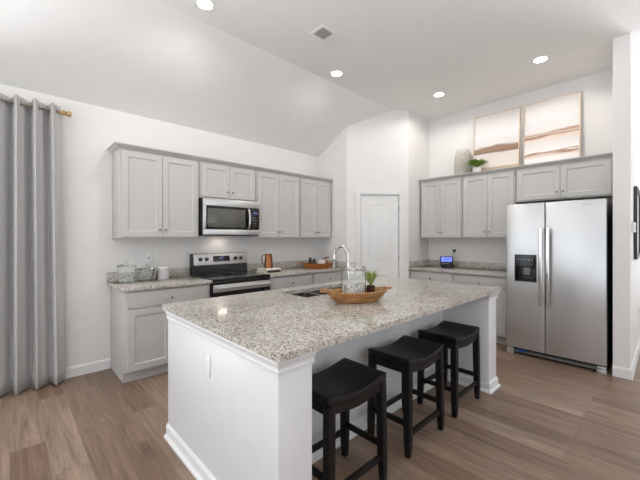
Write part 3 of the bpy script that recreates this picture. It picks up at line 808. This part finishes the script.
def fhandle(a, par):
    bm = BM(); z0, z1 = .622, 1.49
    pts = [FF @ Vector((a, z0 + (z1 - z0) * i / 20, .044 + .010 * math.sin(PI * i / 20))) for i in range(21)]
    # a flattened bar
    rings = []
    for p in pts:
        rings.append([bm.verts.new(p + Vector((-dx, dy, 0))) for dx, dy in ((-.011, -.016), (.004, -.017), (.011, -.010), (.011, .010), (.004, .017), (-.011, .016))])
    for p, q in zip(rings, rings[1:]):
        for k in range(6): bm.faces.new((p[k], p[(k + 1) % 6], q[(k + 1) % 6], q[k]))
    bm.faces.new(rings[0]); bm.faces.new(rings[-1][::-1])
    for z in (z0 + .04, z1 - .04): bx(bm, a - .012, a + .012, z - .025, z + .025, .0005, .04, .003, FF)
    obj('handle', bm, M['chrome'], par)
fhandle(dsplit - .033, fd); fhandle(dsplit + .033, rd)
# brand mark: a short grey script on the upper right
b = BM(); a0 = .722
def stroke(pts): tube(b, [FF @ Vector((a0 + x * 1.0, 1.722 + z, .0016)) for x, z in pts], .0014, 6)
xs = [(i * .004, .006 * abs(math.sin(i * 1.05)) * (1.6 if i in (0, 1, 10, 11) else 1)) for i in range(24)]
stroke(xs); stroke([(.0, .012), (.0, .0)]); stroke([(.042, .012), (.042, .0)])
obj('brand_mark', b, M['markgrey'], rd)
# toe grille, feet, tag
b = BM(); bx(b, .05, .862, .018, .068, -.11, -.055, .003, FF); gr = obj('toe_grille', b, M['darkside'], t)
b = BM(); bx(b, .06, .852, .022, .046, -.054, -.04, .003, FF); obj('grille_bar', b, basic('grey_grille_bar', (112, 111, 110), .45), gr)
b = BM(); bx(b, .095, .205, .040, .066, -.0395, -.036, .001, FF); obj('blue_tag', b, M['blue'], gr)
for a0_, a1_ in ((0, .075), (.835, .912)):
    b = BM(); bx(b, a0_, a1_, 0, .042, -.11, -.002, .004, FF); bx(b, a0_ + .004, a1_ - .004, .046, .072, -.10, -.006, .004, FF); obj('foot_cover', b, M['steel'], t)

# ------------------------------------------------------------------ curtain and rod
RY, RZ = 3.950, 2.570
t = thing('curtain', 'grey grommet top curtain panel hanging in folds at the far left', 'curtain', (.05, RY, .012))
per = .1235; nx = 230; nz_ = 26
xr, xl = .352, -.62
b = BM(); grid = []
for i in range(nx + 1):
    f = i / nx; row = []
    for k in range(nz_ + 1):
        g = k / nz_; z = .014 + (2.622 - .014) * g
        sp = 1.0 + .11 * (1 - g)                # flares a little towards the hem
        x = xl + (xr - xl) * f
        ph = 2 * PI * (x - .300) / per
        amp = .072 + .007 * math.sin(3.1 * x * 4 + 2.1 * (1 - g))
        y = RY - amp * math.cos(ph + .7 * math.cos(ph)) - .006 * math.sin(ph * .5 + 3 * (1 - g)) * (1 - g)
        xx = x - .0060 * math.sin(ph + .6) + (sp - 1) * (x - .02)
        row.append(b.verts.new((xx, y, z)))
    grid.append(row)
for i in range(nx):
    for k in range(nz_): b.faces.new((grid[i][k], grid[i + 1][k], grid[i + 1][k + 1], grid[i][k + 1]))
c = obj('panel', b, M['curtain'], t)
sm = c.modifiers.new('thickness', 'SOLIDIFY'); sm.thickness = .002; sm.offset = 0
k = -12
while True:
    x = .288 + per / 4 + k * per / 2
    k += 1
    if x > xr - .005: break
    if x < xl + .02: continue
    b = BM(); lathe(b, [(.019, -.003), (.027, -.003), (.027, .003), (.019, .003)], 24, Matrix.Translation((x, RY, RZ)) @ Matrix.Rotation(PI / 2, 4, 'Y') @ Matrix.Rotation(.0, 4, 'X'), closed=True)
    obj('grommet', b, M['rod'], t)
t = thing('curtain_rod', 'aged brass curtain rod with turned finial beside the grey curtain', 'curtain rod', (.1, RY, RZ))
b = BM(); tube(b, [(-2.2, RY, RZ), (.352, RY, RZ)], .0125, 16); obj('rod', b, M['rod'], t)
b = BM(); lathe(b, [(0, 0), (.016, 0), (.018, .006), (.013, .010), (.013, .018), (.024, .024), (.027, .036), (.022, .046), (.014, .052), (.022, .058), (.027, .068), (.027, .084), (.020, .092), (0, .094)], 24, Matrix.Translation((.340, RY, RZ - .004)) @ Matrix.Rotation(PI / 2, 4, 'Y')); obj('finial', b, M['brass'], t)
b = BM(); tube(b, [(.335, RY, RZ - .014), (.335, Y0 - .012, RZ - .014)], .007, 10); lathe(b, [(0, 0), (.028, 0), (.028, .006), (0, .008)], 20, Matrix.Translation((.335, Y0 - .0005, RZ - .014)) @ Matrix.Rotation(PI / 2, 4, 'X')); obj('bracket', b, M['rod'], t)

# ------------------------------------------------------------------ jars, speaker on the left counter
ZT = .9146
def glass_jar(label, x, y, r, hb_, knob_h, group=None, z0=ZT, name='glass_jar'):
    t = thing(name, label, 'jar', (x, y, z0), group); T = Matrix.Translation((x, y, z0))
    w_ = .004
    b = BM(); lathe(b, [(0, 0), (r * .96, 0), (r, .006), (r, hb_ - .01), (r * .97, hb_), (r * .97 - w_, hb_), (r - w_, hb_ - .012), (r - w_, .012), (r * .9, .008), (0, .008)], 40, T); obj('body', b, M['glass'], t)
    b = BM(); q = hb_ + .001
    lathe(b, [(0, q), (r * 1.10, q), (r * 1.12, q + .005), (r * 1.08, q + .011), (r * .7, q + .020), (r * .3, q + .030), (.010, q + .036), (.010, q + .042), (.019, q + .048), (.022, q + .048 + (knob_h - .048) * .5), (.014, q + knob_h), (0, q + knob_h)], 40, T); obj('lid', b, M['glass'], t)
    return t
gJ = 'empty glass jars on the counter'
glass_jar('taller lidded clear glass jar at the counter end nearest the curtain', .885, 3.85, .084, .165, .062, gJ)
glass_jar('shorter lidded clear glass jar next to the white cylinder speaker', 1.090, 3.90, .092, .118, .050, gJ)
t = thing('smart_speaker', 'light grey fabric cylinder speaker with white top on the left counter', 'speaker', (1.248, 3.865, ZT)); T = Matrix.Translation((1.248, 3.865, ZT))
b = BM(); lathe(b, [(0, 0), (.053, 0), (.057, .004), (.057, .126), (0, .126)], 40, T); obj('body', b, M['greyfab'], t)
b = BM(); lathe(b, [(0, .1265), (.0575, .1265), (.0575, .136), (.052, .141), (0, .141)], 40, T); obj('top_cap', b, M['white'], t)

# books and pitcher right of the range
def book(label, x0, x1, y0, y1, z0, h, cov, spine):
    t = thing('book', label, 'book', ((x0 + x1) / 2, (y0 + y1) / 2, z0))
    b = BM(); bx(b, x0 + .004, x1 - .004, y0 + .003, y1 - .004, z0 + .0035, z0 + h - .0035); obj('pages', b, M['paper'], t)
    b = BM(); bx(b, x0, x1, y0, y1, z0, z0 + .003, .0008); bx(b, x0, x1, y0, y1, z0 + h - .003, z0 + h, .0008); obj('cover', b, cov, t)
    b = BM(); bx(b, x0, x1, y0 - .004, y0 - .0003, z0, z0 + h, .001); obj('spine', b, spine, t)
book('thicker book with dark olive spine, under the cream book', 2.470, 2.685, 3.635, 3.885, ZT, .030, M['cover'], M['olive'])
book('thin cream book lying on top, the pitcher standing on it', 2.463, 2.690, 3.630, 3.875, ZT + .0303, .021, M['cover'], M['cover'])
px_, py_, pz_ = 2.585, 3.765, ZT + .0518
t = thing('pitcher', 'tall copper pitcher with loop handle standing on the books', 'pitcher', (px_, py_, pz_)); T = Matrix.Translation((px_, py_, pz_))
b = BM(); lathe(b, [(0, 0), (.060, 0), (.063, .005), (.058, .06), (.050, .13), (.047, .165), (.050, .190), (.047, .190), (.044, .165), (.047, .13), (.055, .06), (.058, .010), (0, .008)], 36, T); obj('body', b, M['copper'], t)
b = BM()
hd = Vector((-math.cos(TH + .0) * .0 - .80, .62, 0)).normalized()
pts = [Vector((px_, py_, pz_)) + hd * (.047 + d_) + Vector((0, 0, z)) for d_, z in ((0, .172), (.030, .178), (.046, .155), (.046, .10), (.036, .06), (.011, .042))]
tube(b, pts, .007, 10); obj('handle', b, M['copper'], t)

# ------------------------------------------------------------------ carved boat bowls
def boat_bowl(bm, c, ax, L, W, H, tip, wall, base=.55, handles=True, n=48):
    """hollow dough bowl, long axis ax; rim rises to the tips"""
    ax = Vector((ax[0], ax[1], 0)).normalized(); sd = Vector((-ax.y, ax.x, 0)); c = Vector(c)
    def ring(s, z, tipz, off):
        out = []
        for i in range(n):
            a = 2 * PI * i / n; ca, sa = math.cos(a), math.sin(a)
            l = math.copysign(abs(ca) ** .92, ca) * (L / 2 * s - off); w2 = math.copysign(abs(sa) ** 1.05, sa) * (W / 2 * s - off)
            out.append(bm.verts.new(c + ax * l + sd * w2 + Vector((0, 0, z + tipz * abs(ca) ** 4))))
        return out
    R = [ring(base * .7, 0, 0, 0), ring(base, .002, .002, 0), ring(base + (1 - base) * .42, H * .38, tip * .25, 0), ring(base + (1 - base) * .8, H * .80, tip * .7, 0), ring(1, H, tip, 0),
         ring(1, H + .004, tip, wall * .5), ring(1, H, tip, wall), ring(base + (1 - base) * .7, H * .72, tip * .6, wall), ring(base + (1 - base) * .3, H * .33, tip * .1, wall), ring(base * .85, wall, 0, wall)]
    for p, q in zip(R, R[1:]):
        for i in range(n): bm.faces.new((p[i], p[(i + 1) % n], q[(i + 1) % n], q[i]))
    bm.faces.new(R[0][::-1]); bm.faces.new(R[-1])
RV = Vector((math.sin(TH), -math.cos(TH), 0)); FV = Vector((math.cos(TH), math.sin(TH), 0))
BC = FV * 2.395 + RV * (.270); BC.z = ZT
t = thing('dough_bowl', 'long carved tan wooden bowl on the island beside the sink', 'bowl', BC)
BA = (RV * math.cos(math.radians(17)) + FV * math.sin(math.radians(17)))
b = BM(); boat_bowl(b, BC, BA, .50, .262, .078, .014, .016, .66); obj('bowl', b, M['bowlwood'], t)
for s, r0 in ((-1, .036), (1, .024)):
    b = BM(); e = BC + BA * s * .228
    tube(b, [e + Vector((0, 0, .082)), e + BA * s * .020 + Vector((0, 0, .088)), e + BA * s * .044 + Vector((0, 0, .089)), e + BA * s * .054 + Vector((0, 0, .089))], [r0 * .8, r0, r0 * .8, r0 * .3], 14)
    bmesh.ops.scale(b, vec=(1, 1, .5), space=Matrix.Translation(-(e + Vector((0, 0, .087)))), verts=b.verts)
    obj('lug', b, M['bowlwood'], t)
JC = BC - BA * .028; jz = ZT + .0168
T = Matrix.Translation((JC.x, JC.y, jz))
r_ = .090
t = thing('apothecary_jar', 'lidded glass jar half filled with pale beans, standing in the island bowl', 'jar', (JC.x, JC.y, jz))
b = BM(); lathe(b, [(0, 0), (.060, 0), (.072, .006), (r_, .036), (r_, .206), (r_ - .004, .206), (r_ - .004, .038), (.069, .010), (0, .008)], 44, T); obj('body', b, M['glass'], t)
b = BM(); lathe(b, [(0, .207), (r_ + .004, .207), (r_ + .005, .214), (r_ - .01, .220), (.05, .229), (.014, .236), (.010, .242), (.018, .250), (.020, .258), (.012, .267), (0, .268)], 44, T); obj('lid', b, M['glass'], t)
b = BM(); lathe(b, [(0, .0095), (.064, .0115), (.0845, .040), (.0845, .118), (.05, .124), (.02, .121), (0, .123)], 44, T)
o = obj('beans', b, M['beans'], None, (JC.x, JC.y, jz)); tag(o, 'white and brown beans filling the lower half of the lidded jar', 'beans'); o['kind'] = 'stuff'
def leafy(bm, c, n, h, spread, lw, rng, droop=.4, lead=1):
    for i in range(n):
        a = rng.uniform(0, 2 * PI); s = spread * rng.uniform(.35, 1); hh = h * rng.uniform(.55, 1)
        dv = Vector((math.cos(a), math.sin(a), 0)); q = Vector((-dv.y, dv.x, 0))
        pts = []
        for k in range(6):
            f = k / 5; pts.append(c + dv * s * f ** 1.2 + Vector((0, 0, hh * (f - droop * f * f))))
        vs = []
        for k, p in enumerate(pts):
            f = k / 5; w_ = lw * math.sin(PI * min(.97, .12 + f * .86)) 
            vs.append((bm.verts.new(p - q * w_ + Vector((0, 0, w_ * .3))), bm.verts.new(p), bm.verts.new(p + q * w_ + Vector((0, 0, w_ * .3)))))
        for p, r2 in zip(vs, vs[1:]):
            bm.faces.new((p[0], p[1], r2[1], r2[0])); bm.faces.new((p[1], p[2], r2[2], r2[1]))
def potted(name, label, c, r, ph, potmat, leafmat, n, h, spread, lw, seed, droop):
    t = thing(name, label, 'plant', c); T = Matrix.Translation(c)
    b = BM(); lathe(b, [(0, 0), (r * .78, 0), (r * .82, .003), (r, ph), (r * .9, ph), (r * .86, ph - .012), (0, ph - .014)], 28, T); obj('pot', b, potmat, t)
    b = BM(); lathe(b, [(0, ph - .006), (r * .84, ph - .007), (r * .84, ph - .0125), (0, ph - .0125)], 20, T); obj('soil', b, M['soil'], t)
    b = BM(); leafy(b, Vector(c) + Vector((0, 0, ph - .008)), n, h, spread, lw, random.Random(seed), droop)
    f = obj('foliage', b, leafmat, t); m = f.modifiers.new('thickness', 'SOLIDIFY'); m.thickness = .0012
    return t
PC = BC + BA * .112 + FV * .012; PC.z = ZT + .0172
potted('potted_herb', 'small leafy herb in a dark brown pot, inside the island bowl', PC, .032, .092, M['brownpot'], M['leaf2'], 70, .14, .060, .0065, 3, .12)

# tray with small goods in the far corner of the range counter
TC = Vector((3.395, 3.66, ZT))
t = thing('wooden_tray', 'warm brown boat shaped wooden tray on the corner counter', 'tray', TC)
b = BM(); boat_bowl(b, TC, RV, .50, .19, .072, .016, .012, .72); obj('bowl', b, M['traywood'], t)
e = TC - RV * .235
b = BM(); tube(b, [e + Vector((0, 0, .080)), e - RV * .03 + Vector((0, 0, .086)), e - RV * .05 + Vector((0, 0, .088))], [.02, .022, .012], 12)
bmesh.ops.scale(b, vec=(1, 1, .5), space=Matrix.Translation(-(e + Vector((0, 0, .085)))), verts=b.verts); obj('lug', b, M['traywood'], t)
for i, (d_, f_, hh, lb) in enumerate(((-.104, .0, .150, 'taller dark spice bottle at the end of the wooden tray'), (-.048, .012, .128, 'shorter dark spice bottle beside it in the wooden tray, nearer the white bowl'))):
    c = TC + RV * d_ + FV * f_; c.z = ZT + .0128
    tt_ = thing('spice_bottle', lb, 'bottle', c, 'dark bottles in the corner tray'); T = Matrix.Translation(c)
    b = BM(); lathe(b, [(0, 0), (.024, 0), (.026, .004), (.026, hh * .62), (.020, hh * .74), (0, hh * .74)], 24, T); obj('body', b, basic('dark_bottle_%d' % i, (48, 38, 32), .2), tt_)
    b = BM(); lathe(b, [(0, hh * .745), (.021, hh * .745), (.021, hh), (0, hh)], 20, T); obj('cap', b, M['black'], tt_)
c = TC + RV * .062; c.z = ZT + .0128
b = BM(); lathe(b, [(0, 0), (.035, 0), (.040, .004), (.068, .075), (.072, .115), (.068, .115), (.064, .076), (.036, .010), (0, .008)], 32, Matrix.Translation(c))
tag(obj('white_bowl', b, M['whitepot'], None, c), 'white ceramic bowl sitting inside the corner wooden tray', 'bowl')
c = TC + RV * .150 - FV * .005; c.z = ZT + .0145
t = thing('scoop', 'reddish wooden handled scoop leaning in the corner tray', 'scoop', c)
b = BM(); tube(b, [c + Vector((0, 0, .02)) , c + RV * .01 + Vector((0, 0, .07)), c - RV * .005 + Vector((0, 0, .120))], [.020, .018, .008], 12); obj('bowl', b, M['copper'], t)
b = BM(); tube(b, [c - RV * .07 + Vector((0, 0, .126)), c - RV * .005 + Vector((0, 0, .150)), c + RV * .03 + Vector((0, 0, .158))], [.007, .009, .008], 12); obj('handle', b, basic('reddish_wood', (138, 74, 48), .5, vary=.2), t)

# ------------------------------------------------------------------ lit display and plug on the fridge wall counter
DCX, DCY = 4.92, 2.355
t = thing('countertop_display', 'small black desk device with blue lit screen on the back counter', 'display', (DCX, DCY, ZT))
va = math.atan2(-DCY, -DCX)
OUT = Vector((-.86, -.51, 0)).normalized(); RT = Vector((0, 0, 1)).cross(OUT) * 1.0
tl = math.radians(18); UP = (Vector((0, 0, 1)) * math.cos(tl) - OUT * math.sin(tl)); ON = (OUT * math.cos(tl) + Vector((0, 0, 1)) * math.sin(tl))
DM = frame((DCX, DCY, ZT + .035), RT, UP, ON)
b = BM(); bx(b, -.095, .095, .0, .145, -.02, .012, .006, DM); obj('case', b, M['black'], t)
b = BM(); bx(b, -.078, .078, .058, .128, .0122, .014, .0005, DM); s_ = obj('screen', b, M['screen'], t)
b = BM(); bx(b, -.03, .03, .088, .100, .0142, .0146, 0, DM); obj('readout', b, M['screendim'], s_)
for i in range(3):
    b = BM(); bx(b, -.06 + i * .034, -.036 + i * .034, .018, .034, .0122, .015, .001, DM); obj('button', b, M['markgrey'], t)
b = BM(); bx(b, DCX - .07, DCX + .085, DCY - .085, DCY + .06, ZT, ZT + .034, .008); obj('base', b, M['black'], t)

def outlet(label, mx, a, z, kind='outlet', w_=.07):
    o = mx @ Vector((a, z, .003))
    t = thing('wall_outlet' if kind == 'outlet' else 'light_switch', label, kind if kind == 'outlet' else 'switch', o, 'white wall plates')
    b = BM(); bx(b, a - w_ / 2, a + w_ / 2, z - .058, z + .058, .0004, .006, .002, mx); obj('cover_plate', b, M['white'], t)
    if kind == 'outlet':
        for s in (-1, 1):
            b = BM(); zz_ = z + s * .024; bx(b, a - .016, a + .016, zz_ - .014, zz_ + .014, .0062, .0085, .002, mx); rc = obj('socket', b, M['white'], t)
            for q in (-.006, .006):
                b = BM(); bx(b, a + q - .0012, a + q + .0012, zz_ - .004, zz_ + .006, .0086, .0089, 0, mx); obj('slot', b, M['slot'], rc)
    elif kind == 'jack':
        b = BM(); lathe(b, [(0, .0062), (.008, .0062), (.008, .010), (0, .011)], 14, mx @ Matrix.Translation((a, z, 0))); obj('jack', b, M['slot'], t)
    else:
        b = BM(); bx(b, a - .012, a + .012, z - .030, z + .030, .0062, .010, .002, mx); obj('rocker', b, M['white'], t)
    return t
NW = F_south(0, Y0); EW = F_west(0, X1); 
outlet('white wall plate with round black jack above the clear jars', NW, 1.148, 1.148, 'jack')['category'] = 'outlet'
outlet('white duplex wall outlet above the cylinder speaker', NW, 1.244, 1.150)
outlet('white duplex wall outlet behind the copper pitcher', NW, 2.856, 1.165)
outlet('white duplex wall outlet behind the corner wooden tray', NW, 3.53, 1.148)
outlet('white duplex wall outlet with the black plug in it, above the lit display', EW, -2.33, 1.150)
outlet('white duplex wall outlet beside the fridge on the back wall', EW, -1.71, 1.140)
t = thing('power_adapter', 'black plug in the outlet with a thin cord to the lit display', 'plug', (X1 - .02, 2.33, 1.174))
b = BM(); bx(b, -2.348, -2.312, 1.156, 1.194, .0092, .045, .004, EW); obj('plug', b, M['black'], t)
b = BM(); tube(b, [(X1 - .040, 2.33, 1.157), (X1 - .050, 2.335, 1.13), (X1 - .075, 2.345, 1.06), (X1 - .08, 2.345, .99), (DCX + .09, 2.345, ZT + .02)], .003, 8); obj('cord', b, M['black'], t)

# ------------------------------------------------------------------ above the fridge wall cabinets
ZD = ZU1 + .0006
vx, vy = X1 - .165, 2.135
b = BM(); prof = [(0, 0), (.085, 0), (.100, .010), (.118, .06), (.124, .15), (.124, .26), (.116, .345), (.100, .395), (.082, .42), (.082, .437), (.077, .437), (.077, .418), (.095, .392), (.111, .343), (.119, .26), (.119, .15), (.113, .06), (.095, .014), (0, .008)]
n = 48; rings = []
for r, z in prof:
    if r == 0: rings.append([b.verts.new((vx, vy, ZD + z))])
    else: rings.append([b.verts.new((vx + r * (1 + (.016 if i % 4 == 0 else 0) * (1 if .03 < z < .38 else 0)) * math.cos(2 * PI * i / n), vy + r * (1 + (.016 if i % 4 == 0 else 0)) * math.sin(2 * PI * i / n), ZD + z)) for i in range(n)])
for p, q in zip(rings, rings[1:]):
    for i in range(n):
        j = (i + 1) % n
        if len(p) == 1: b.faces.new((p[0], q[j], q[i]))
        elif len(q) == 1: b.faces.new((p[i], p[j], q[0]))
        else: b.faces.new((p[i], p[j], q[j], q[i]))
t = thing('glass_vase', 'large ribbed pale glass vase on top of the cabinets', 'vase', (vx, vy, ZD))
obj('body', b, M['vaseglass'], t)
for z in (.12, .22, .32):
    b = BM(); rr = .1265 if z < .3 else .1215; lathe(b, [(rr, z - .003), (rr + .003, z), (rr, z + .003)], 48, Matrix.Translation((vx, vy, ZD)), closed=True); obj('band', b, M['vaseglass'], t)
pc = Vector((X1 - .275, 1.885, ZD))
potted('potted_fern', 'green leafy plant in a small white pot on top of the cabinets', pc, .060, .105, M['whitepot'], M['leaf'], 240, .27, .160, .011, 11, .58)
def canvas(label, yc, wd, hgt, mat):
    # local object: z up from the bottom edge, y across, leaning back against the wall
    xb = X1 - .105; ln = math.asin((.105 - .030) / hgt)
    t = thing('framed_painting', label, 'painting', (xb, yc, ZD + .002), 'abstract paintings above the fridge')
    t.rotation_euler = (0, ln, 0)
    ORG[t.name] = Vector((0, 0, 0))
    b = BM(); bx(b, -.012, .008, -wd / 2 + .012, wd / 2 - .012, .012, hgt - .012); obj('canvas', b, mat, t)
    b = BM()
    for q in ((-wd / 2, -wd / 2 + .0115, 0, hgt), (wd / 2 - .0115, wd / 2, 0, hgt), (-wd / 2 + .0115, wd / 2 - .0115, 0, .0115), (-wd / 2 + .0115, wd / 2 - .0115, hgt - .0115, hgt)):
        bx(b, -.018, .016, *q, .001)
    obj('frame', b, M['frame'], t)
canvas('framed abstract painting with one broad brown band, beside the green plant', 1.702, .612, .915, M['paint1'])
canvas('framed abstract painting with thin streaked bands, nearest the fridge end', 1.040, .612, .915, M['paint2'])

# ------------------------------------------------------------------ hall side of the short wall
HW = F_south(0, .25)
t = thing('thermostat', 'small white thermostat at the edge of the hall wall, above the switch', 'thermostat', (4.56, .24, 1.48))
b = BM(); bx(b, 4.50, 4.62, 1.432, 1.532, .0005, .028, .006, HW); obj('body', b, M['white'], t)
b = BM(); bx(b, 4.535, 4.585, 1.462, 1.502, .0282, .029, 0, HW); obj('display', b, M['markgrey'], t)
outlet('white light switch plate low on the hall wall, under the thermostat', HW, 4.53, 1.17, 'switch')
outlet('white wall outlet far along the hall wall near the floor', HW, 5.74, .48)
t = thing('hall_picture', 'dark framed picture seen edge on along the hall wall', 'picture', (5.2, .24, 1.55))
b = BM()
for q in ((4.78, 4.83, 1.15, 1.92), (5.45, 5.50, 1.15, 1.92), (4.83, 5.45, 1.15, 1.20), (4.83, 5.45, 1.87, 1.92)): bx(b, *q, .0005, .030, .002, HW)
obj('frame', b, M['darkframe'], t)
b = BM(); bx(b, 4.831, 5.449, 1.201, 1.869, .002, .010, 0, HW); obj('print', b, M['paper'], t)
